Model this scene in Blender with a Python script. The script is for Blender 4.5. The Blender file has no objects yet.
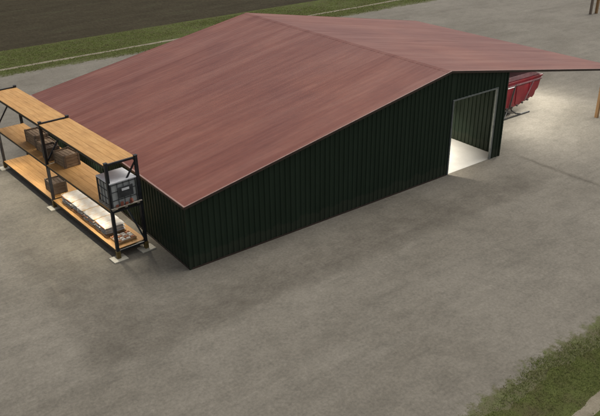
import bpy, math, random
from mathutils import Vector, Matrix
random.seed(7)
scn = bpy.context.scene
col = scn.collection
R = math.radians

# ------------------------------------------------------------------ materials
class NT:
    def __init__(s, name):
        s.m = bpy.data.materials.new(name); s.m.use_nodes = True
        s.t = s.m.node_tree; s.b = s.t.nodes['Principled BSDF']
        s.geo = s.n('ShaderNodeNewGeometry'); s.obj = s.n('ShaderNodeTexCoord')
    def n(s, k, **kw):
        x = s.t.nodes.new(k)
        for a, v in kw.items(): setattr(x, a, v)
        return x
    def l(s, a, b): s.t.links.new(a, b)
    def coords(s, scale=(1,1,1), rot=(0,0,0), world=True):
        mp = s.n('ShaderNodeMapping'); mp.inputs['Scale'].default_value = scale; mp.inputs['Rotation'].default_value = rot
        s.l(s.geo.outputs['Position'] if world else s.obj.outputs['Object'], mp.inputs['Vector'])
        return mp.outputs[0]
    def noise(s, sc, det=4, rough=.55, vec=None, dist=0):
        x = s.n('ShaderNodeTexNoise'); x.inputs['Scale'].default_value = sc; x.inputs['Detail'].default_value = det
        x.inputs['Roughness'].default_value = rough; x.inputs['Distortion'].default_value = dist
        s.l(vec if vec is not None else s.geo.outputs['Position'], x.inputs['Vector'])
        return x.outputs['Fac']
    def ramp(s, f, stops):
        x = s.n('ShaderNodeValToRGB'); e = x.color_ramp.elements
        while len(e) < len(stops): e.new(.5)
        for i, (p, c) in enumerate(stops):
            e[i].position = p; e[i].color = (c[0], c[1], c[2], 1) if not isinstance(c, (int, float)) else (c, c, c, 1)
        s.l(f, x.inputs[0]); return x.outputs[0]
    def mix(s, f, a, b, mode='MIX'):
        x = s.n('ShaderNodeMix', data_type='RGBA', blend_type=mode)
        for sock, v in ((x.inputs[0], f), (x.inputs[6], a), (x.inputs[7], b)):
            if isinstance(v, (int, float)): sock.default_value = v
            elif isinstance(v, tuple): sock.default_value = (v[0], v[1], v[2], 1)
            else: s.l(v, sock)
        return x.outputs[2]
    def bump(s, f, strength=.3, dist=.02):
        x = s.n('ShaderNodeBump'); x.inputs['Strength'].default_value = strength; x.inputs['Distance'].default_value = dist
        s.l(f, x.inputs['Height']); s.l(x.outputs[0], s.b.inputs['Normal'])
    def col(s, c):
        if isinstance(c, tuple): s.b.inputs['Base Color'].default_value = (*c, 1)
        else: s.l(c, s.b.inputs['Base Color'])
    def set(s, rough=.7, metal=0, spec=.5):
        s.b.inputs['Roughness'].default_value = rough; s.b.inputs['Metallic'].default_value = metal
        s.b.inputs['Specular IOR Level'].default_value = spec
        return s.m

def mottled(name, a, b, sc=3, rough=.7, metal=0, spec=.4, bump=.15, world=False, scale=(1,1,1), det=5):
    t = NT(name); v = t.coords(scale, world=world)
    f = t.noise(sc, det, .6, v)
    t.col(t.ramp(f, [(.32, a), (.68, b)]))
    if bump: t.bump(t.noise(sc*9, 3, .6, v), bump, .01)
    return t.set(rough, metal, spec)

M = {}
# yard ground
t = NT('yard_ground')
big = t.noise(.13, 5, .62, t.coords((1, 1.5, 1), (0, 0, R(-25))), .8)
mid = t.noise(.9, 7, .72, t.coords((1, 1.15, 1), (0, 0, R(-12))), .3)
fine = t.noise(9, 4, .7)
c = t.ramp(big, [(.34, (.170, .153, .122)), (.5, (.194, .176, .142)), (.66, (.216, .196, .159))])
c = t.mix(.8, c, t.ramp(mid, [(.28, .80), (.52, 1.0), (.75, 1.13)]), 'MULTIPLY')
c = t.mix(.75, c, t.ramp(fine, [(.3, .72), (.7, 1.22)]), 'MULTIPLY')
c = t.mix(.6, c, t.ramp(t.noise(3.2, 6, .75), [(.3, .80), (.7, 1.16)]), 'MULTIPLY')
# scuffs and old wheel marks
sc_ = t.noise(.55, 3, .5, t.coords((.35, 3.2, 1), (0, 0, R(28))), .6)
c = t.mix(.5, c, t.ramp(sc_, [(.38, .86), (.47, 1.0), (.62, 1.0), (.70, 1.13)]), 'MULTIPLY')
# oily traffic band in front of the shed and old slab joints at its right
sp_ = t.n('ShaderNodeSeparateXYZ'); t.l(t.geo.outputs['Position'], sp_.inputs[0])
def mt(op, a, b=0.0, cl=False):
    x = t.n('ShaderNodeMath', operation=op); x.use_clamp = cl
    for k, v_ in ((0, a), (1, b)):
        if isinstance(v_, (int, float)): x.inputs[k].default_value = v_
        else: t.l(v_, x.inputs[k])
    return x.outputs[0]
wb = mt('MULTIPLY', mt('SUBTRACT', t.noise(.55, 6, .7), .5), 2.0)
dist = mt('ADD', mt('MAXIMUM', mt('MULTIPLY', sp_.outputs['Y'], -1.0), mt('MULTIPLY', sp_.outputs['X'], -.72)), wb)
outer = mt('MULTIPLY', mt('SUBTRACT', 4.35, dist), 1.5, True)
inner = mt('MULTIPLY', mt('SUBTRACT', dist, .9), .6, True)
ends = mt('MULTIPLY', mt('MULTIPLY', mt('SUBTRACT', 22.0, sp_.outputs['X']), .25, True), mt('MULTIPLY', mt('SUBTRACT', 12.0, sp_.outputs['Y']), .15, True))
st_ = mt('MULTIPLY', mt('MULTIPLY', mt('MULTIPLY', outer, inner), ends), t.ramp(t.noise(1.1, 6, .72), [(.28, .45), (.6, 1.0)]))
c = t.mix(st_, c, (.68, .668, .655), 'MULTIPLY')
# dirty slab joint and two pale scrapes
jw = mt('MULTIPLY', mt('SUBTRACT', t.noise(1.1, 5, .7), .5), .45)
jn = mt('SUBTRACT', 1.0, mt('MULTIPLY', mt('ABSOLUTE', mt('ADD', mt('SUBTRACT', sp_.outputs['X'], 20.8), jw)), 4.2), True)
jl = mt('MULTIPLY', mt('MULTIPLY', mt('SUBTRACT', -.2, sp_.outputs['Y']), 1.0, True), mt('MULTIPLY', mt('ADD', sp_.outputs['Y'], 9.5), .5, True))
c = t.mix(mt('MULTIPLY', mt('MULTIPLY', jn, jl), t.ramp(t.noise(2.0, 5, .7), [(.3, .35), (.6, .95)])), c, (.60, .58, .56), 'MULTIPLY')
def scrape(x0, y0, x1, y1, w):
    L_ = math.hypot(x1-x0, y1-y0); ux, uy = (x1-x0)/L_, (y1-y0)/L_
    px = mt('SUBTRACT', sp_.outputs['X'], x0); py = mt('SUBTRACT', sp_.outputs['Y'], y0)
    along = mt('ADD', mt('MULTIPLY', px, ux), mt('MULTIPLY', py, uy)); across = mt('ADD', mt('MULTIPLY', px, -uy), mt('MULTIPLY', py, ux))
    a = mt('SUBTRACT', 1.0, mt('DIVIDE', mt('ABSOLUTE', mt('SUBTRACT', along, L_/2)), L_/2), True)
    b = mt('SUBTRACT', 1.0, mt('DIVIDE', mt('ABSOLUTE', mt('ADD', across, mt('MULTIPLY', jw, .4))), w), True)
    return mt('MULTIPLY', mt('MULTIPLY', a, 2.5, True), b)
for q_ in ((-4.97, 3.2, -5.0, .9, .22), (-4.15, -1.35, -3.3, -.9, .16)):
    c = t.mix(mt('MULTIPLY', scrape(*q_), .8), c, (1.22, 1.21, 1.19), 'MULTIPLY')
# bare soil where the yard surface frays out into the verges
sep = t.n('ShaderNodeSeparateXYZ'); t.l(t.geo.outputs['Position'], sep.inputs[0])
def mth(op, a, b=0.0, cl=False):
    x = t.n('ShaderNodeMath', operation=op); x.use_clamp = cl
    for k, v_ in ((0, a), (1, b)):
        if isinstance(v_, (int, float)): x.inputs[k].default_value = v_
        else: t.l(v_, x.inputs[k])
    return x.outputs[0]
wob = mth('MULTIPLY', mth('SUBTRACT', t.noise(1.6, 6, .7), .5), 2.4)
yy = mth('SUBTRACT', sep.outputs['Y'], mth('MULTIPLY', mth('SUBTRACT', sep.outputs['X'], 6.0), .045))
f1 = mth('MULTIPLY', mth('SUBTRACT', mth("SUBTRACT", -12.42, yy), wob), 3.2, True)
f2 = mth('MULTIPLY', mth('SUBTRACT', mth('SUBTRACT', sep.outputs['Y'], 34.5), wob), 2.5, True)
soil = t.ramp(t.noise(2.2, 6, .7), [(.3, (.115, .098, .060)), (.5, (.105, .105, .050)), (.7, (.115, .128, .050))])
soil = t.mix(.6, soil, t.ramp(t.noise(15, 5, .7), [(.3, .65), (.7, 1.3)]), 'MULTIPLY')
c = t.mix(mth('MAXIMUM', f1, f2), c, soil)
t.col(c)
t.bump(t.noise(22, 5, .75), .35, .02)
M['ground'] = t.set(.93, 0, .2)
# slab
t = NT('concrete_slab')
c = t.ramp(t.noise(.8, 6, .6), [(.3, (.50, .485, .44)), (.7, (.60, .585, .54))])
c = t.mix(.4, c, t.ramp(t.noise(14, 4, .7), [(.3, .85), (.7, 1.1)]), 'MULTIPLY')
t.col(c); t.bump(t.noise(30, 4, .6), .15, .01)
M['slab'] = t.set(.85, 0, .25)
# roof sheet, streaks run down the slope (world X)
t = NT('red_roof_sheet')
v = t.coords((.10, 1.15, .10), (0, 0, R(2)))
s1 = t.noise(1.3, 6, .62, v, .5)
s2 = t.noise(6.0, 5, .6, t.coords((.12, 1.5, .12)))
b1 = t.noise(.16, 4, .55, None, .8)
c = t.ramp(s1, [(.30, (.156, .048, .032)), (.48, (.195, .068, .045)), (.70, (.238, .097, .066))])
c = t.mix(.5, c, t.ramp(s2, [(.30, .80), (.7, 1.16)]), 'MULTIPLY')
c = t.mix(.8, c, t.ramp(b1, [(.33, (.86, .80, .84)), (.67, (1.14, 1.13, 1.08))]), 'MULTIPLY')
c = t.mix(.45, c, t.ramp(t.noise(2.6, 6, .7), [(.3, .82), (.7, 1.12)]), 'MULTIPLY')
t.col(c)
rr = t.ramp(s1, [(.3, .50), (.7, .38)]); t.l(rr, t.b.inputs['Roughness'])
t.bump(t.noise(5, 4, .6), .08, .01)
M['roof'] = t.m; t.b.inputs['Specular IOR Level'].default_value = .26
# wall sheet
t = NT('green_wall_sheet')
c = t.ramp(t.noise(1.0, 5, .6, t.coords((1.5, 1.5, .35))), [(.3, (.012, .023, .0125)), (.7, (.0175, .031, .018))])
sz = t.n('ShaderNodeSeparateXYZ'); t.l(t.geo.outputs['Position'], sz.inputs[0])
ad = t.n('ShaderNodeMath', operation='MULTIPLY_ADD'); t.l(t.noise(1.4, 6, .7), ad.inputs[0]); ad.inputs[1].default_value = -1.1; t.l(sz.outputs['Z'], ad.inputs[2])
mud = t.ramp(ad.outputs[0], [(.0, 1.0), (.02, .0)]); mud = t.ramp(ad.outputs[0], [(.0, .16), (.10, .0)])
c = t.mix(mud, c, (.085, .072, .052))
t.col(c)
M['wall'] = t.set(.65, 0, .22)
M['underside'] = mottled('roof_underside', (.035, .022, .018), (.055, .036, .030), 1.5, .7)
M['fascia'] = mottled('dark_fascia', (.025, .016, .012), (.05, .03, .022), 2, .6)
M['trim'] = mottled('pale_edge_trim', (.25, .14, .11), (.34, .21, .17), 3, .45, 0, .5, .05, True)
M['galv'] = mottled('galvanised_trim', (.13, .145, .14), (.21, .23, .22), 6, .45, .3, .5, .05)
M['steel'] = mottled('shed_steel', (.05, .06, .055), (.09, .10, .095), 4, .5, .2)
# rack
M['rack'] = mottled('rack_steel', (.010, .012, .016), (.024, .026, .030), 5, .42, .2, .5, .05)
M['beam'] = mottled('rack_beam', (.016, .014, .011), (.040, .030, .020), 5, .5, .1)
M['brace'] = mottled('rack_brace', (.035, .045, .055), (.075, .09, .105), 5, .4, .5)
M['foot'] = mottled('foot_yellow', (.085, .06, .016), (.17, .115, .03), 8, .6)
M['plate'] = mottled('cream_plate', (.50, .46, .36), (.66, .62, .50), 8, .6)
t = NT('deck_board')
v = t.coords((1, .12, 1), (0, 0, 0), False)
c = t.ramp(t.noise(7, 5, .6, v, .6), [(.28, (.42, .215, .068)), (.5, (.53, .285, .095)), (.74, (.62, .36, .135))])
c = t.mix(.5, c, t.ramp(t.noise(1.4, 5, .65, t.coords((1, 1, 1), world=False)), [(.3, .78), (.7, 1.14)]), 'MULTIPLY')
t.col(c); t.bump(t.noise(30, 4, .6, v), .2, .005)
M['deck'] = t.set(.6, 0, .35)
M['timber'] = mottled('timber_post', (.22, .125, .055), (.36, .215, .10), 6, .75, 0, .3, .3, False, (1, 1, .12))
M['oldtimber'] = mottled('weathered_post', (.15, .115, .085), (.28, .22, .17), 6, .8, 0, .3, .3, False, (1, 1, .12))
M['crate'] = mottled('crate_wood', (.17, .115, .07), (.34, .24, .15), 5, .75, 0, .3, .3, False, (1, 1, 4))
M['crate2'] = mottled('crate_wood_dark', (.10, .072, .052), (.20, .15, .105), 5, .75, 0, .3, .3, False, (1, 1, 4))
M['card'] = mottled('cardboard', (.17, .10, .052), (.26, .165, .09), 4, .8)
M['pallet'] = mottled('pallet_wood', (.30, .19, .09), (.46, .31, .17), 6, .8, 0, .3, .3, False, (1, .2, 1))
M['pallet2'] = mottled('grey_pallet_wood', (.22, .19, .15), (.42, .37, .30), 6, .8, 0, .3, .3, False, (1, .2, 1))
t = NT('white_sack')
v = t.coords(world=False)
c = t.ramp(t.noise(3.5, 4, .6, v), [(.34, (.52, .40, .27)), (.46, (.56, .52, .46)), (.7, (.64, .63, .60))])
t.col(c); t.bump(t.noise(11, 4, .6, v), .5, .02)
M['sack'] = t.set(.65, 0, .35)
M['print'] = mottled('sack_print', (.16, .175, .18), (.42, .42, .40), 14, .7)
M['printo'] = mottled('sack_print_brown', (.24, .08, .04), (.48, .22, .09), 14, .7)
M['strap'] = mottled('tan_strap', (.36, .22, .09), (.5, .33, .15), 8, .6)
M['lid'] = mottled('white_lid', (.62, .63, .64), (.80, .80, .79), 3, .45)
M['bluegrey'] = mottled('blue_grey_panel', (.30, .31, .30), (.44, .45, .43), 3, .4)
M['darkpanel'] = mottled('dark_panel', (.03, .032, .033), (.065, .068, .07), 4, .4)
M['redpart'] = mottled('rusty_red', (.16, .045, .03), (.30, .10, .06), 6, .6)
t = NT('red_paint'); v = t.coords(world=False)
c = t.ramp(t.noise(2.2, 6, .65, v), [(.3, (.045, .002, .004)), (.7, (.09, .004, .008))])
t.col(c); M['red'] = t.set(.38, 0, .5)
M['redgrey'] = mottled('dusty_top_panel', (.045, .018, .022), (.085, .042, .045), 3, .5)
M['black'] = mottled('black_frame', (.012, .012, .012), (.03, .028, .026), 5, .5)
# planting
t = NT('grass_blade')
oi = t.noise(.9, 4, .6)
c = t.ramp(oi, [(.28, (.190, .170, .080)), (.5, (.180, .200, .065)), (.72, (.205, .245, .075))])
c = t.mix(.6, c, t.ramp(t.noise(18, 2, .5), [(.3, .75), (.7, 1.2)]), 'MULTIPLY')
t.col(c); M['grass'] = t.set(.7, 0, .2)
tr = t.n('ShaderNodeBsdfTranslucent'); t.l(c, tr.inputs['Color']); ms = t.n('ShaderNodeMixShader'); ms.inputs[0].default_value = .5
t.l(t.b.outputs[0], ms.inputs[1]); t.l(tr.outputs[0], ms.inputs[2]); t.l(ms.outputs[0], t.t.nodes['Material Output'].inputs['Surface'])
t = NT('verge_soil')
c = t.ramp(t.noise(1.1, 6, .65), [(.3, (.085, .072, .036)), (.5, (.080, .090, .028)), (.7, (.100, .118, .034))])
c = t.mix(.6, c, t.ramp(t.noise(13, 5, .7), [(.3, .6), (.7, 1.3)]), 'MULTIPLY')
t.col(c); t.bump(t.noise(16, 5, .7), .6, .04); M['verge'] = t.set(.95, 0, .1)
t = NT('worn_track')
c = t.ramp(t.noise(1.6, 6, .7), [(.3, (.17, .145, .10)), (.7, (.30, .265, .20))])
c = t.mix(.5, c, t.ramp(t.noise(18, 4, .7), [(.3, .7), (.7, 1.2)]), 'MULTIPLY')
t.col(c); t.bump(t.noise(20, 5, .7), .4, .02); M['track'] = t.set(.95, 0, .1)
t = NT('ploughed_soil')
c = t.ramp(t.noise(.35, 6, .65, t.coords((.5, 1.6, 1))), [(.3, (.043, .036, .022)), (.55, (.056, .047, .029)), (.75, (.062, .060, .034))])
c = t.mix(.7, c, t.ramp(t.noise(3.2, 5, .75), [(.3, .66), (.7, 1.3)]), 'MULTIPLY')
t.col(c); t.bump(t.noise(2.6, 6, .75), .8, .12); M['soil'] = t.set(.95, 0, .1)
t = NT('lamp_glow'); t.b.inputs['Emission Color'].default_value = (1, .95, .85, 1); t.b.inputs['Emission Strength'].default_value = 6
t.col((.8, .8, .78)); M['glow'] = t.m

# ------------------------------------------------------------------ mesh tools
class MB:
    def __init__(s): s.v = []; s.f = []
    def quad(s, a, b, c, d):
        i = len(s.v); s.v += [a, b, c, d]; s.f.append((i, i+1, i+2, i+3))
    def poly(s, pts):
        i = len(s.v); s.v += list(pts); s.f.append(tuple(range(i, i+len(pts))))
    def box(s, x0, y0, z0, x1, y1, z1, m=None):
        i = len(s.v)
        P = [(x0,y0,z0),(x1,y0,z0),(x1,y1,z0),(x0,y1,z0),(x0,y0,z1),(x1,y0,z1),(x1,y1,z1),(x0,y1,z1)]
        if m: P = [tuple(m @ Vector(p)) for p in P]
        s.v += P
        s.f += [(i+a, i+b, i+c, i+d) for a,b,c,d in ((0,3,2,1),(4,5,6,7),(0,1,5,4),(1,2,6,5),(2,3,7,6),(3,0,4,7))]
        return s
    def bar(s, a, b, w, h=None):
        h = h or w; a = Vector(a); b = Vector(b); d = b-a; L = d.length
        q = d.to_track_quat('Z', 'Y').to_matrix().to_4x4(); q.translation = a
        return s.box(-w/2, -h/2, 0, w/2, h/2, L, q)
    def tube(s, pts, r, n=10):
        pts = [Vector(p) for p in pts]; base = len(s.v)
        for k, p in enumerate(pts):
            d = (pts[min(k+1, len(pts)-1)] - pts[max(k-1, 0)]).normalized()
            u = d.orthogonal().normalized() if abs(d.z) > .99 else d.cross(Vector((0,0,1))).normalized()
            w = d.cross(u)
            rk = r[k] if isinstance(r, (list, tuple)) else r
            for j in range(n):
                a = 2*math.pi*j/n; s.v.append(tuple(p + u*math.cos(a)*rk + w*math.sin(a)*rk))
        for k in range(len(pts)-1):
            for j in range(n):
                a = base+k*n+j; b = base+k*n+(j+1) % n
                s.f.append((a, b, b+n, a+n))
        s.f.append(tuple(base+j for j in reversed(range(n)))); e = base+(len(pts)-1)*n
        s.f.append(tuple(e+j for j in range(n)))
        return s
    def prism(s, prof, y0, y1):      # profile in x,z swept along y
        n = len(prof); i = len(s.v)
        s.v += [(x, y0, z) for x, z in prof] + [(x, y1, z) for x, z in prof]
        s.f.append(tuple(i+k for k in range(n))); s.f.append(tuple(i+n+k for k in reversed(range(n))))
        for k in range(n): s.f.append((i+(k+1) % n, i+k, i+n+k, i+n+(k+1) % n))
        return s
    def build(s, name, mat, parent=None, bevel=0, smooth=False):
        me = bpy.data.meshes.new(name); me.from_pydata([tuple(p) for p in s.v], [], s.f); me.update()
        me.materials.append(mat)
        if smooth: me.polygons.foreach_set('use_smooth', [True]*len(me.polygons))
        o = bpy.data.objects.new(name, me); col.objects.link(o)
        if parent: o.parent = parent
        if bevel:
            b = o.modifiers.new('bevel', 'BEVEL'); b.width = bevel; b.segments = 2; b.limit_method = 'ANGLE'
        return o
def tag(o, label=None, cat=None, group=None, kind=None):
    for k, v in (('label', label), ('category', cat), ('group', group), ('kind', kind)):
        if v: o[k] = v
    return o
def empty(name, loc, rz, label, cat, group=None):
    o = bpy.data.objects.new(name, None); col.objects.link(o); o.location = loc; o.rotation_euler.z = rz
    o.empty_display_size = .3
    return tag(o, label, cat, group)
def copy_tree(o, parent=None):
    c = o.copy(); col.objects.link(c)
    if parent: c.parent = parent
    for ch in list(o.children): copy_tree(ch, c)
    return c
def smooth_noise(seed):
    rnd = random.Random(seed); ph = [(rnd.uniform(0, 6.28), f, a) for f, a in ((.23, .5), (.61, .35), (1.7, .22), (4.1, .12), (9.3, .07))]
    return lambda x: sum(a*math.sin(f*x+p) for p, f, a in ph)

# ------------------------------------------------------------------ setting
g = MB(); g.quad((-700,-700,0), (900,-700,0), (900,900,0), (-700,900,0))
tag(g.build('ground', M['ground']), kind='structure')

def strip(name, mat, x0, x1, fa, fb, z, step=.25):
    m = MB(); n = int((x1-x0)/step)
    for k in range(n+1):
        x = x0+(x1-x0)*k/n; m.v += [(x, fa(x), z), (x, fb(x), z)]
    for k in range(n): m.f.append((2*k, 2*k+2, 2*k+3, 2*k+1))
    return tag(m.build(name, mat), kind='structure')
e1, e2, e3, e4, e5 = [smooth_noise(k) for k in range(5)]
near_hi = lambda x: -12.46 + .018*(x-6) + .26*e1(x*2.2) + .10*e4(x*9)
near_lo = lambda x: -14.72 + .035*(x-6) + .13*e2(x*2)
path_lo = lambda x: -15.28 + .035*(x-6) + .13*e3(x*2)
strip('verge', M['verge'], -12, 60, lambda x: -40, lambda x: near_hi(x)-.9, .004, .15)
strip('path', M['track'], -12, 60, path_lo, near_lo, .008, .15)
far_lo = lambda x: 34.45 + .008*x + .22*e2(x*.7)
far_hi = lambda x: 42.5 + .016*x + .3*e3(x*.7)
trk_lo = lambda x: 36.35 + .022*x + .10*e1(x)
trk_hi = lambda x: 36.85 + .022*x + .10*e4(x)
strip('verge', M['verge'], -120, 200, lambda x: far_lo(x)+.6, lambda x: far_hi(x)+1, .004, .5)
strip('path', M['track'], -120, 200, trk_lo, trk_hi, .008, .5)
# ploughed field: real low furrows
m = MB(); rows = 190; y = 43.0; xs = [-260, -120, -60, -30, 0, 30, 60, 100, 180, 320]
fz = smooth_noise(11)
for k in range(rows*2):
    z = .014 + (0.11 if k % 2 else 0.0)
    for i, x in enumerate(xs): m.v.append((x, y + k*.42 + .016*x, z))
nx = len(xs)
for k in range(rows*2-1):
    for i in range(nx-1): m.f.append((k*nx+i, k*nx+i+1, (k+1)*nx+i+1, (k+1)*nx+i))
tag(m.build('field', M['soil']), kind='structure')
m = MB(); m.quad((-600, 100, .02), (700, 110, .02), (700, 700, .02), (-600, 700, .02)); m.v = [(a, b+95 if b < 200 else b, c) for a, b, c in m.v]
tag(m.build('field', M['soil']), kind='structure')

def blades(name, spots, hmin, hmax, w, lab):
    m = MB(); V = m.v; F = m.f; rnd = random.Random(3)
    for (x, y, hs) in spots:
        a = rnd.uniform(0, 6.28); h = rnd.uniform(hmin, hmax)*hs; ww = w*rnd.uniform(.6, 1.4)
        dx, dy = math.cos(a)*ww, math.sin(a)*ww; lx, ly = rnd.gauss(0, .9)*h, rnd.gauss(0, .9)*h
        i = len(V)
        V += [(x-dx, y-dy, 0), (x+dx, y+dy, 0), (x+dx*.7+lx*.4, y+dy*.7+ly*.4, h*.6), (x-dx*.7+lx*.4, y-dy*.7+ly*.4, h*.6), (x+lx, y+ly, h)]
        F += [(i, i+1, i+2, i+3), (i+3, i+2, i+4)]
    o = m.build(name, M['grass'])
    return tag(o, lab, 'grass', None, 'stuff')
rnd = random.Random(5)
cl = smooth_noise(21); cl2 = smooth_noise(22)
def clump(x, y): return .5 + .5*math.tanh(1.6*(cl(x*1.9+1.3*y)+cl2(y*2.7-1.1*x)) + .7)
sp = []
while len(sp) < 62000:
    x = rnd.uniform(1, 20)if rnd.random() < .85 else rnd.uniform(-8, 45); y = rnd.uniform(-19, -12.2)
    if y > near_hi(x)-abs(rnd.gauss(.0, .16)) or (path_lo(x)+rnd.gauss(0, .06) < y < near_lo(x)+rnd.gauss(0, .06)): continue
    edge = min(1, (near_hi(x)-y)/.5+.15)
    c_ = clump(x, y)
    if rnd.random() > (.15+.85*c_)*max(.4, edge): continue
    sp.append((x, y, (.35+.75*c_)*max(.35, edge)))
blades('grass', sp, .035, .10, .009, 'green grass verge along the yard edge at lower right')
sp = []
while len(sp) < 42000:
    x = rnd.uniform(-25, 70); y = rnd.uniform(34, 43.6)
    if not (far_lo(x)+rnd.gauss(0, .12) < y < far_hi(x)+rnd.gauss(0, .15)) or (trk_lo(x) < y < trk_hi(x)): continue
    c_ = clump(x*.6, y*.9)
    if rnd.random() > .2+.8*c_: continue
    sp.append((x, y, .5+.6*c_))
blades('grass', sp, .05, .13, .03, 'green grass strip between the yard and the brown field')

# ------------------------------------------------------------------ shed
W, H, OV, G = 19.95, 3.0, .10, .125
XR, ZR, L = 15.23, 5.79, 18.45
XE, ZE = 31.9, 2.97
D1, D2, HD = 15.67, 19.12, 4.13
sl = (ZR-H)/XR; sr = (ZR-ZE)/(XE-XR)
roof_z = lambda x: (ZR-(XR-x)*sl) if x <= XR else ZR-(x-XR)*sr
shed = empty('shed', (0, 0, 0), 0, 'long shed with dark green ribbed walls and wide red sheet roof', 'shed')

def corr(name, p0, p1, zb, zt, pitch=.28, depth=.035, th=.012, flip=1):
    """vertical ribbed sheet from p0 to p1 (x, y); zb/zt give bottom/top over distance"""
    p0 = Vector(p0); p1 = Vector(p1); d = (p1-p0); Lw = d.length; d /= Lw; n = Vector((d.y, -d.x))*flip
    us = []; k = 0; u = 0
    prof = ((0, 0), (.58, 0), (.66, 1), (.92, 1), (1, 0))
    cnt = int(Lw/pitch)
    pts = []
    for i in range(cnt+1):
        for a, b in prof[:-1]:
            q = (i+a)*Lw/(cnt+.58)
            if q <= Lw+1e-6: pts.append((q, b*depth))
    m = MB()
    for side in (0, 1):
        off = -th*side
        i0 = len(m.v)
        for q, b in pts:
            P = p0 + d*q + n*(b+off)
            m.v += [(P.x, P.y, zb(q)), (P.x, P.y, zt(q))]
        for i in range(len(pts)-1):
            a = i0+2*i; f = (a, a+2, a+3, a+1)
            m.f.append(f if side == 0 else f[::-1])
    N = 2*len(pts)
    for i in range(len(pts)-1):
        a = 2*i; m.f.append((a+2, a, a+N, a+2+N)); m.f.append((a+1, a+3, a+3+N, a+1+N))
    for a in (0, N-2): m.f.append((a, a+1, a+1+N, a+N))
    return m
u0 = .0
rt = lambda x: roof_z(x) - .10
m = corr('w', (0, 0), (D1, 0), lambda q: u0, lambda q: rt(q))
m2 = corr('w', (D1, 0), (D2+.02, 0), lambda q: HD, lambda q: rt(q+D1))
m3 = corr('w', (D2+.02, 0), (W, 0), lambda q: u0, lambda q: rt(q+D2+.02))
for mm in (m2, m3):
    i = len(m.v); m.v += mm.v; m.f += [tuple(a+i for a in f) for f in mm.f]
m.build('wall', M['wall'], shed)
corr('w', (W, 0), (W, L), lambda q: u0, lambda q: rt(W)).build('wall', M['wall'], shed)
corr('w', (W, L), (0, L), lambda q: u0, lambda q: rt(W-q)).build('wall', M['wall'], shed)
corr('w', (0, L), (0, 0), lambda q: u0, lambda q: rt(0)).build('wall', M['wall'], shed)
# corner trims and base flashing
for x, y in ((0, 0), (W, 0), (W, L), (0, L)):
    MB().box(x-.045, y-.045, 0, x+.045, y+.045, rt(x)-.01).build('corner_trim', M['wall'], shed)
for bb in ((.06, -.052, .0, D1-.09, -.036, .07), (-.052, .06, 0, -.036, L-.06, .07), (W+.036, .06, 0, W+.052, L-.06, .07)):
    MB().box(*bb).build('base_flashing', M['fascia'], shed)
# door frame
m = MB(); m.box(D1-.05, -.06, 0, D1+.03, .05, HD+.06); m.build('door_frame', M['galv'], shed, .008)
m = MB(); m.box(D2-.03, -.06, 0, D2+.07, .06, HD+.06); m.build('door_frame', M['galv'], shed, .008)
m = MB(); m.box(D1+.031, -.055, HD-.02, D2-.031, .05, HD+.055); m.build('door_frame', M['galv'], shed, .008)
# sliding door leaf parked inside, door track
# inner steel frames
for y in (4.6, 9.2, 13.8):
    m = MB(); m.box(.06, y-.08, 0, .22, y+.08, rt(.2)-.2); m.box(W-.24, y-.08, 0, W-.06, y+.08, rt(W)-.2)
    m.bar((.1, y, rt(.1)-.18), (XR, y, rt(XR)-.18), .14, .22); m.bar((XR, y, rt(XR)-.18), (W, y, rt(W)-.18), .14, .22)
    m.build('portal_frame', M['steel'], shed)
# roof: ribbed sheets, ribs run down the slope
def roof_sheet(xa, za, xb, zb):
    m = MB(); y0, y1 = -G, L+.12; pitch = .30; n = int((y1-y0)/pitch); pts = []
    for i in range(n+1):
        for a, b in ((0, 0), (.60, 0), (.68, 1), (.92, 1)):
            q = (i+a)*(y1-y0)/(n+.6)
            if q <= (y1-y0)+1e-6: pts.append((y0+q, .0045*b))
    d = Vector((xb-xa, 0, zb-za)).normalized(); nn = Vector((-d.z, 0, d.x))
    if nn.z < 0: nn = -nn
    segs = 1
    for side in (0, 1):
        i0 = len(m.v)
        for y, b in pts:
            o = nn*(b-.008*side)
            m.v += [(xa+o.x, y, za+o.z), (xb+o.x, y, zb+o.z)]
        for i in range(len(pts)-1):
            a = i0+2*i; f = (a, a+2, a+3, a+1); m.f.append(f if side else f[::-1])
    return m, pts
m, _ = roof_sheet(-OV, roof_z(-OV), XR, ZR); m.build('roof', M['roof'], shed)
m, _ = roof_sheet(XR, ZR, XE, ZE); m.build('roof', M['roof'], shed)
# deck under the sheets
th = .07
m = MB(); m.prism([(-OV+.02, roof_z(-OV+.02)-.012), (XR, ZR-.012), (XE-.02, roof_z(XE-.02)-.012), (XE-.02, roof_z(XE-.02)-.012-th), (XR, ZR-.012-th), (-OV+.02, roof_z(-OV+.02)-.012-th)], -G+.015, L+.10)
m.build('roof_lining', M['underside'], shed)
# ridge cap, verge trims and fascias
m = MB(); w_ = .22
m.prism([(XR-w_, ZR-w_*sl+.0065), (XR, ZR+.0105), (XR+w_, ZR-w_*sr+.0065), (XR+w_, ZR-w_*sr+.003), (XR, ZR+.007), (XR-w_, ZR-w_*sl+.003)], -G-.02, L+.14)
m.build('ridge_cap', M['roof'], shed)
def verge(xa, xb, y0, y1, up, dn, mat, name):
    m = MB(); m.prism([(xa, roof_z(xa)+up), (xb, roof_z(xb)+up), (xb, roof_z(xb)-dn), (xa, roof_z(xa)-dn)], y0, y1)
    return m.build(name, mat, shed)
for (xa, xb) in ((-OV, XR-.001), (XR+.001, XE)):
    verge(xa, xb, -G-.012, -G+.05, .024, -.018, M['trim'] if xa < XR else M['trim'], 'verge_trim')
    verge(xa, xb, -G-.018, -G-.002, .020, .095, M['fascia'], 'fascia')
    verge(xa, xb, L+.123, L+.14, .004, .10, M['roof'], 'fascia')
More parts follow.
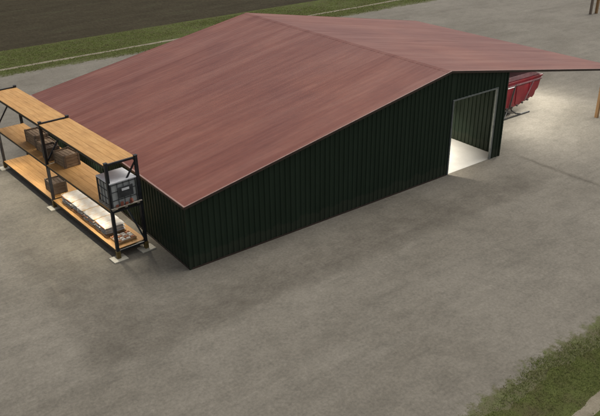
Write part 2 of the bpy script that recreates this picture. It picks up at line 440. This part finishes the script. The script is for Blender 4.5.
m = MB(); m.box(-OV-.02, -G, roof_z(-OV)-.10, -OV-.003, L+.12, roof_z(-OV)-.005); m.build('fascia', M['fascia'], shed)
m = MB(); m.box(XE+.003, -G, ZE-.10, XE+.02, L+.12, ZE-.005); m.build('fascia', M['fascia'], shed)
m = MB(); m.box(-OV-.022, -G, roof_z(-OV)-.004, -OV+.05, L+.12, roof_z(-OV)+.032); m.build('verge_trim', M['trim'], shed)
# open side bay posts and eave beam
PX = 30.05
for y in (.21, 6.2, 12.2, 18.2):
    m = MB(); m.box(PX-.10, y-.10, 0, PX+.10, y+.10, roof_z(PX)-.24); m.build('post', M['timber'], shed, .012)
m = MB(); m.box(PX-.08, .0, roof_z(PX)-.238, PX+.08, L, roof_z(PX)-.105); m.build('eave_beam', M['timber'], shed, .01)

# slab inside the shed
m = MB(); m.quad((.05, .02, .006), (W-.05, .02, .006), (W-.05, L-.05, .006), (.05, L-.05, .006))
tag(m.build('floor', M['slab']), kind='structure')

# ------------------------------------------------------------------ lamps (they stand out of sight, only their pools show)
def lamp(loc, power, size, label, group, wall=False, warm=(1, .93, .82), spread=125):
    t = empty('wall_lamp' if wall else 'hanging_lamp', loc, 0, label, 'lamp', group)
    m = MB(); m.box(-.16, -.16, .03, .16, .16, .12); m.build('lamp_housing', M['steel'], t, .01)
    m = MB(); m.box(-.13, -.13, .012, .13, .13, .028); m.build('lamp_glass', M['glow'], t)
    m = MB()
    if not wall: m.tube([(0, 0, .12), (0, 0, .6 if loc[0] < 20 else .16)], .012, 6)
    else: m.box(-.03, -.03, .12, .03, .03, .2)
    m.build('lamp_rod', M['steel'], t)
    d = bpy.data.lights.new('lamp_light', 'AREA'); d.shape = 'DISK'; d.size = size; d.energy = power; d.color = warm; d.spread = R(spread)
    o = bpy.data.objects.new('lamp_light', d); col.objects.link(o); o.parent = t; o.location = (0, 0, -.02)
    return t
for x, y in ((14.6, 2.6), (17.0, 4.4), (8.0, 6.5), (14.0, 12.0)):
    lamp((x, y, roof_z(x)-1.0), 300, .5, 'square lamp hanging from the shed roof inside', 'lamps hanging inside the shed', spread=100)
for x, y, p in ((24.3, 1.5, 250), (26.9, 1.9, 170), (29.5, 3.4, 150), (30.4, 5.4, 150), (26.0, 9.5, 260)):
    lamp((x, y, roof_z(x)-.30), p, 1.0, 'square lamp hanging under the open side roof', 'lamps under the open side roof', spread=165, warm=(1, .97, .91))
for y, p in ((5.3, 60), (9.0, 50), (14.2, 50)):
    t = empty('eave_lamp', (-.06, y, 2.55), 0, 'small lamp under the left eave on the green wall behind the rack', 'lamp', 'lamps under the left eave')
    MB().box(-.10, -.14, .0, .0, .14, .06).build('lamp_housing', M['wall'], t, .006)
    MB().box(-.09, -.12, -.012, -.01, .12, -.002).build('lamp_glass', M['glow'], t)
    d = bpy.data.lights.new('lamp_light', 'AREA'); d.shape = 'RECTANGLE'; d.size = .08; d.size_y = .24; d.energy = p; d.color = (1, .93, .80)
    o = bpy.data.objects.new('lamp_light', d); col.objects.link(o); o.parent = t; o.location = (-.06, 0, -.03)

# ------------------------------------------------------------------ pallet rack
RA = .0646; BAY = 6.618; DEP = 1.352
rack = empty('pallet_rack', (-2.03, 2.66, 0), RA, 'two bay steel pallet rack with three orange board decks beside the shed', 'rack')
PT = 4.50; PW = .13
for k in range(3):
    for q in (0, 1):
        x, y = q*DEP, k*BAY
        m = MB()
        # C-shaped upright with cap
        s_ = 1 if q == 0 else -1
        m.box(x-PW/2, y-PW/2, .32, x+PW/2, y-PW/2+.03, PT-.03); m.box(x-PW/2, y+PW/2-.03, .32, x+PW/2, y+PW/2, PT-.03)
        xa = x-PW/2 if s_ > 0 else x+PW/2-.03
        m.box(xa+.001, y-PW/2+.03, .32, xa+.029, y+PW/2-.03, PT-.03)
        m.box(x-PW/2-.012, y-PW/2-.012, PT-.03, x+PW/2+.012, y+PW/2+.012, PT)
        up = m.build('upright', M['rack'], rack, .006)
        m = MB(); m.box(x-PW/2-.02, y-PW/2-.02, .06, x+PW/2+.02, y+PW/2+.02, .40); m.build('post_foot', M['foot'], up, .008)
        m = MB(); m.box(x-.33, y-.27, 0, x+.33, y+.27, .06); m.build('base_plate', M['plate'], up, .012)
    y = k*BAY
    for z in (.38, 2.26, 4.40):
        m = MB(); m.box(PW/2+.001, y-.04, z-.05, DEP-PW/2-.001, y+.04, z+.04); m.build('cross_bar', M['rack'], rack, .006)
    for (xa, za, xb, zb) in ((DEP*.52, 2.20, DEP-PW/2, .62), (PW/2, 2.50, DEP-PW/2, 4.20)):
        m = MB(); m.bar((xa, y, za), (xb, y, zb), .055, .07); m.build('brace', M['brace'] if (za < 2.3 and k == 0) else M['rack'], rack, .006)
for k in range(2):
    ya, yb = k*BAY+PW/2+.004, (k+1)*BAY-PW/2-.004
    for z in (.47, 2.35, 4.385):
        for x in (-PW/2+.03, DEP+PW/2-.03-.06):
            m = MB(); m.box(x, ya, z-.17, x+.06, yb, z-.032); m.build('beam', M['beam'], rack, .006)
        m = MB(); nb_ = 5; wd = (DEP+PW-.01)/nb_
        for q in range(nb_): m.box(-PW/2+.005+q*wd, ya+.012*random.random(), z-.030-.003*random.random(), -PW/2+.005+(q+1)*wd-.007, yb-.012*random.random(), z-.003*random.random())
        m.build('deck', M['deck'], rack, .003)

# things on the rack: rack-local -> world
ca, sa = math.cos(RA), math.sin(RA)
def rk(x, y, z): return (-2.03 + x*ca - y*sa, 2.66 + x*sa + y*ca, z)

def crate(name, x, y, z, sx, sy, h, mat, label, rz=0, lid=False):
    t = empty(name, rk(x, y, z), RA+rz, label, 'crate', 'crates on the pallet rack')
    nb = max(3, int(h/.15)); bh = h/nb
    m = MB()
    for k in range(nb):
        z0 = .02+k*bh; z1 = z0+bh-.02
        m.box(-sx/2, -sy/2, z0, sx/2, -sy/2+.02, z1); m.box(-sx/2, sy/2-.02, z0, sx/2, sy/2, z1)
        m.box(-sx/2, -sy/2+.021, z0, -sx/2+.02, sy/2-.021, z1); m.box(sx/2-.02, -sy/2+.021, z0, sx/2, sy/2-.021, z1)
    m.build('side_board', mat, t, .004)
    for a in (-1, 1):
        for b in (-1, 1):
            cx, cy = a*(sx/2-.035), b*(sy/2-.035)
            MB().box(cx-.05, cy-.05, 0, cx+.05, cy+.05, h+.015).build('corner_block', M['crate2'], t, .004)
    m = MB(); m.box(-sx/2+.03, -sy/2+.03, .02, sx/2-.03, sy/2-.03, h*.86); m.build('contents', M['card'], t, .02)
    m = MB()
    for k in range(4):
        x0 = -sx/2+.02+k*(sx-.04)/4; m.box(x0, -sy/2+.09, h*.87, x0+(sx-.04)/4-.025, sy/2-.09, h*.87+.02)
    m.build('top_board', mat, t, .003)
    return t
crate('wooden_crate', .80, 9.65, 2.352, .70, 1.30, .62, M['crate'], 'long brown wooden crate farthest along the middle rack shelf')
crate('wooden_crate', .75, 8.28, 2.352, .74, .95, .52, M['crate'], 'low brown wooden crate between the long crate and the rack middle upright')
crate('wooden_crate', .52, 7.22, 2.352, .60, .72, .66, M['crate2'], 'dark narrow wooden crate just behind the rack middle upright')
crate('wooden_crate', .78, 6.02, 2.352, .78, 1.05, .62, M['crate'], 'brown square crate nearest the blue grey container on middle shelf', .06)
crate('wooden_crate', .56, 7.50, .472, .74, .95, .58, M['crate2'], 'dark wooden crate alone on the bottom rack shelf beside the sacks', -.05)

# pallet of white sacks
def sack_mb(lx, ly, h, seed):
    rnd = random.Random(seed); m = MB(); nx, ny = 8, 8
    ph = [rnd.uniform(0, 6) for _ in range(4)]
    def bulge(u, v): return max(0., (1-abs(u)**4)*(1-abs(v)**4))**.35
    for side in (1, -1):
        for i in range(nx+1):
            for j in range(ny+1):
                u, v = -1+2*i/nx, -1+2*j/ny
                b = bulge(u, v); z = side*h/2*b*(1+.08*math.sin(3*u+ph[0])*math.cos(3*v+ph[1]))
                m.v.append((u*lx/2*(1-.04*abs(v)**3), v*ly/2*(1-.04*abs(u)**3), h/2+z))
        o = 0 if side == 1 else (nx+1)*(ny+1)
        for i in range(nx):
            for j in range(ny):
                a = o+i*(ny+1)+j; f = (a, a+ny+1, a+ny+2, a+1); m.f.append(f if side == 1 else f[::-1])
    return m
def sack_load(y, label, layers=4, seed=0):
    t = empty('sack_pallet', rk(.60, y, .472), RA, label, 'pallet of sacks', 'white sack pallets on the bottom shelf')
    sx, sy = .98, 1.12
    m = MB()
    for a in (-.42, 0, .42): m.box(a-.05, -sy/2, .0, a+.05, sy/2, .085)
    for k in range(6):
        y0 = -sy/2+k*(sy-.1)/5; m.box(-.49, y0, .087, .49, y0+.1, .107)
    m.build('pallet', M['pallet'], t, .004)
    h = .135
    for l in range(layers):
        for q in (-1, 1):
            mm = sack_mb(.98 if l % 2 else .97, .57, h+.012, seed*50+l*4+q)
            s = mm.build('sack', M['sack'], t, 0, True); s.location = (random.uniform(-.012, .012), q*.275+random.uniform(-.01, .01), .107+l*h)
            s.rotation_euler.z = random.uniform(-.03, .03)
            # printed panel wrapped on the outer end of the sack
            m = MB(); x = -.494
            m.box(x, -.20, h*.40, x+.03, .20, h*.66); m.box(x+.003, -.12, h*.22, x+.03, .16, h*.34)
            p = m.build('printed_panel', M['print'] if (l+seed) % 3 else M['printo'], s)
    m = MB(); m.box(-.49, sy/2-.075, .107+layers*h-.02, .49, sy/2-.02, .107+layers*h+.006)
    m.build('strap', M['strap'], t, .003)
    return t
ys = [1.78, 2.96, 4.14, 5.32]
labs = ['white sack pallet nearest the end frame, under the blue grey container', 'white sack pallet second from the near end of bottom shelf',
        'white sack pallet third from the near end of bottom shelf', 'white sack pallet farthest in its row, next to the dark crate']
for i, (y, lb) in enumerate(zip(ys, labs)): sack_load(y, lb, 3, i+1)
# low tray of loose bags near the end frame
t = empty('sack_tray', rk(.66, .72, .472), RA, 'low tray of small brown and white bags at the shelf end', 'tray', None)
m = MB(); m.box(-.45, -.36, 0, .45, .36, .03)
for a in (-1, 1): m.box(a*.45-.012, -.36, .031, a*.45+.012, .36, .11); m.box(-.437, a*.36-.012, .031, .437, a*.36+.012, .11)
m.build('tray', M['pallet'], t, .004)
for i in range(4):
    for j in range(4):
        mm = sack_mb(.20, .16, .11, i*7+j); s = mm.build('bag', M['sack'] if (i+j) % 3 else M['printo'], t, 0, True)
        s.location = (-.33+i*.22, -.27+j*.18, .035); s.rotation_euler.z = random.uniform(-.3, .3)

for (y, p, lb) in ((1.7, 216, 'slim lamp under the middle shelf above the nearest sacks'), (4.9, 171, 'slim lamp under the middle shelf near the rack middle upright'),
                   (8.6, 171, 'slim lamp under the middle shelf past the rack middle upright'), (11.6, 153, 'slim lamp under the far end of the middle shelf')):
    t = empty('shelf_lamp', rk(.14, y, 2.30), RA, lb, 'lamp', 'lamps under the middle rack shelf')
    MB().box(-.05, -.6, -.06, .05, .6, .015).build('lamp_housing', M['steel'], t, .006)
    MB().box(-.04, -.57, -.075, .04, .57, -.062).build('lamp_glass', M['glow'], t)
    d = bpy.data.lights.new('lamp_light', 'AREA'); d.shape = 'RECTANGLE'; d.size = .08; d.size_y = 1.1; d.energy = p; d.color = (1, .93, .80)
    o = bpy.data.objects.new('lamp_light', d); col.objects.link(o); o.parent = t; o.location = (0, 0, -.08); o.rotation_euler.y = R(68)
# blue grey caged container
t = empty('storage_container', rk(.62, .50, 2.352), RA, 'blue grey caged container with white lid on the middle shelf end', 'container')
m = MB()
for a in (-.58, 0, .58): m.box(a-.06, -.62, 0, a+.06, .60, .09)
for k in range(7): m.box(-.68, -.66+k*.19, .092, .74, -.66+k*.19+.13, .115)
m.build('pallet', M['pallet2'], t, .005)
m = MB(); m.box(-.56, -.54, .12, .56, .58, 1.16); m.build('tank', M['bluegrey'], t, .03)
m = MB(); m.box(-.62, -.60, 1.19, .62, .64, 1.25); m.build('lid', M['lid'], t, .012)
for a in (-1, 1):
    for b in (-1, 1): m = MB(); m.box(a*.585-.03, .02+b*.585-.03, .116, a*.585+.03, .02+b*.585+.03, 1.189); m.build('corner_post', M['darkpanel'], t, .005)
m = MB()
for z in (.42, .80, 1.12):
    for a in (-1, 1):
        m.bar((-.56, .02+a*.575, z), (.56, .02+a*.575, z), .024); m.bar((a*.575, -.54, z), (a*.575, .58, z), .024)
for k in range(1, 4):
    q = -.56+k*.28
    for a in (-1, 1):
        m.bar((q, .02+a*.59, .12), (q, .02+a*.59, 1.18), .02); m.bar((a*.59, q+.02, .12), (a*.59, q+.02, 1.18), .02)
m.build('cage', M['darkpanel'], t)
m = MB(); m.box(-.30, -.628, .50, .40, -.604, .98); m.build('front_panel', M['darkpanel'], t, .004)
m = MB(); m.box(-.12, -.642, .80, .22, -.630, .90); m.build('label_plate', M['lid'], t, .003)
m = MB(); m.tube([(.28, -.54, .28), (.28, -.64, .28), (.28, -.68, .20)], [.05, .05, .04], 10); m.build('outlet_valve', M['redpart'], t)
for k in range(4):
    MB().box(-.46+k*.22, -.625, .13, -.33+k*.22, -.60, .24+.08*(k % 2)).build('lower_bracket', M['redpart'], t, .004)

# ------------------------------------------------------------------ red implement under the open side
imp = empty('red_hopper', (24.6, 4.7, 0), 0, 'red farm hopper on black stand parked under the open side roof', 'farm hopper')
m = MB()
# sloping tub: stepped underside, flared upper rim
m.prism([(-1.9, .95), (-.9, .62), (1.0, .68), (1.4, .76), (1.7, .74), (2.1, .90), (2.5, .92), (2.85, 1.06), (3.05, 1.00), (3.25, 1.15), (3.32, 1.40), (3.55, 1.55), (3.80, 2.35), (-2.3, 2.35)], -1.12, 1.12)
m.build('tub', M['red'], imp, .03)
m = MB(); m.prism([(-2.36, 2.352), (3.86, 2.352), (3.80, 2.47), (-2.30, 2.47)], -1.18, 1.18); m.build('rim', M['red'], imp, .02)
m = MB(); m.prism([(-2.2, 2.472), (3.7, 2.472), (3.0, 2.78), (-1.5, 2.78)], -1.08, 1.08); m.build('cover', M['redgrey'], imp, .03)
for x in (-1.3, 0, 1.3, 2.6):
    m = MB(); m.prism([(x-.04, .9 if x < 2 else 1.2), (x+.04, .9 if x < 2 else 1.2), (x+.06, 2.30), (x-.06, 2.30)], -1.16, -1.121)
    m.build('side_rib', M['red'], imp, .008)
m = MB(); m.box(.3, -1.19, 2.10, .95, -1.165, 2.17); m.build('pale_strip', M['lid'], imp, .005)
for y in (-1.0, 1.0):
    m = MB(); m.bar((.0, y-.12, .045), (2.95, y-.12, .045), .09, .09)
    m.bar((-2.0, y-.12, .045), (-.001, y-.12, .045), .088, .088)
    m.build('skid', M['black'], imp, .008)
for y in (-1.0, 1.0):
    m = MB(); m.tube([(.95, y, .78), (1.15, y-.05, .45), (1.55, y-.10, .20), (2.0, y-.12, .09)], .045, 8); m.build('leg', M['black'], imp)
    m = MB(); m.tube([(.85, y, .78), (.62, y-.05, .42), (.35, y-.12, .09)], .045, 8); m.build('leg', M['black'], imp)
    m = MB(); m.tube([(-1.2, y, .85), (-1.3, y-.12, .09)], .045, 8); m.build('leg', M['black'], imp)
for k in range(7):
    x = -.6+k*.52; m = MB(); m.tube([(x, -1.19, .74+max(0, x-1.2)*.17), (x, -1.06, .74+max(0, x-1.2)*.17)], .07, 12); m.build('roller_end', M['black'], imp, .006)
m = MB(); m.bar((.62, -1.21, .70), (1.02, -1.21, 2.3), .09, .05); m.build('ram', M['black'], imp, .008)
m = MB(); m.bar((2.15, -1.20, .95), (2.95, -1.20, 2.3), .06, .04); m.build('strut', M['redgrey'], imp, .008)
m = MB(); m.bar((-1.9, -1.205, 2.22), (3.70, -1.205, 2.22), .06, .10); m.build('side_rail', M['redgrey'], imp, .008)
for x in (.9, -1.25): m = MB(); m.bar((x, -1.11, .30), (x, .87, .30), .07); m.build('cross_bar', M['black'], imp)

# ------------------------------------------------------------------ timber posts beyond the yard, top right
for i, (x, y, w, h, lb, mt) in enumerate(((58.45, 18.95, .22, 3.4, 'pale weathered timber post, left of the pair far beyond the roof', 'oldtimber'),
                                  (59.20, 18.75, .24, 3.4, 'dark timber post, right of the pair far beyond the roof', 'timber'))):
    m = MB(); m.box(x-w/2, y-w/2, 0, x+w/2, y+w/2, h)
    o = m.build('timber_post', M[mt], None, .02); tag(o, lb, 'post', 'timber posts beyond the yard')

# ------------------------------------------------------------------ light
SUN_AZ = Vector((.90, .10, 0)).normalized(); EL = R(60)
d = Vector((SUN_AZ.x*math.cos(EL), SUN_AZ.y*math.cos(EL), math.sin(EL)))
sd = bpy.data.lights.new('sun', 'SUN'); sd.energy = 1.15; sd.angle = R(50); sd.color = (1, .95, .87)
so = bpy.data.objects.new('sun', sd); col.objects.link(so); so.rotation_euler = (-d).to_track_quat('-Z', 'Y').to_euler(); so.location = (0, 0, 40)
w = bpy.data.worlds.new('World'); scn.world = w; w.use_nodes = True
nt = w.node_tree; bg = nt.nodes['Background']; sky = nt.nodes.new('ShaderNodeTexSky'); sky.sky_type = 'NISHITA'
sky.sun_disc = False; sky.sun_elevation = EL; sky.sun_rotation = math.atan2(d.x, d.y); sky.air_density = 1.0; sky.dust_density = 5; sky.ozone_density = .6
hs = nt.nodes.new('ShaderNodeHueSaturation'); hs.inputs['Saturation'].default_value = .35
nt.links.new(sky.outputs[0], hs.inputs['Color']); nt.links.new(hs.outputs[0], bg.inputs[0]); bg.inputs[1].default_value = .13

# ------------------------------------------------------------------ camera
cam = bpy.data.cameras.new('camera'); co = bpy.data.objects.new('camera', cam); col.objects.link(co)
CP = Vector((-11.4092, -23.0243, 15.6223)); pitch, yaw, f, roll = .4683, .6410, 704.32, -.0122
fwd = Vector((math.sin(yaw)*math.cos(pitch), math.cos(yaw)*math.cos(pitch), -math.sin(pitch)))
r_ = Vector((math.cos(yaw), -math.sin(yaw), 0)); u_ = r_.cross(fwd)
r2 = r_*math.cos(roll)+u_*math.sin(roll); u2 = -r_*math.sin(roll)+u_*math.cos(roll)
mw = Matrix((( r2.x, u2.x, -fwd.x, CP.x), (r2.y, u2.y, -fwd.y, CP.y), (r2.z, u2.z, -fwd.z, CP.z), (0, 0, 0, 1)))
co.matrix_world = mw
cam.sensor_fit = 'HORIZONTAL'; cam.sensor_width = 36; cam.lens = 36*f/600; cam.clip_end = 3000; cam.clip_start = .1
scn.camera = co
scn.view_settings.view_transform = 'Standard'; scn.view_settings.look = 'None'; scn.view_settings.exposure = 0; scn.view_settings.gamma = 1
scn.view_settings.use_curve_mapping = False
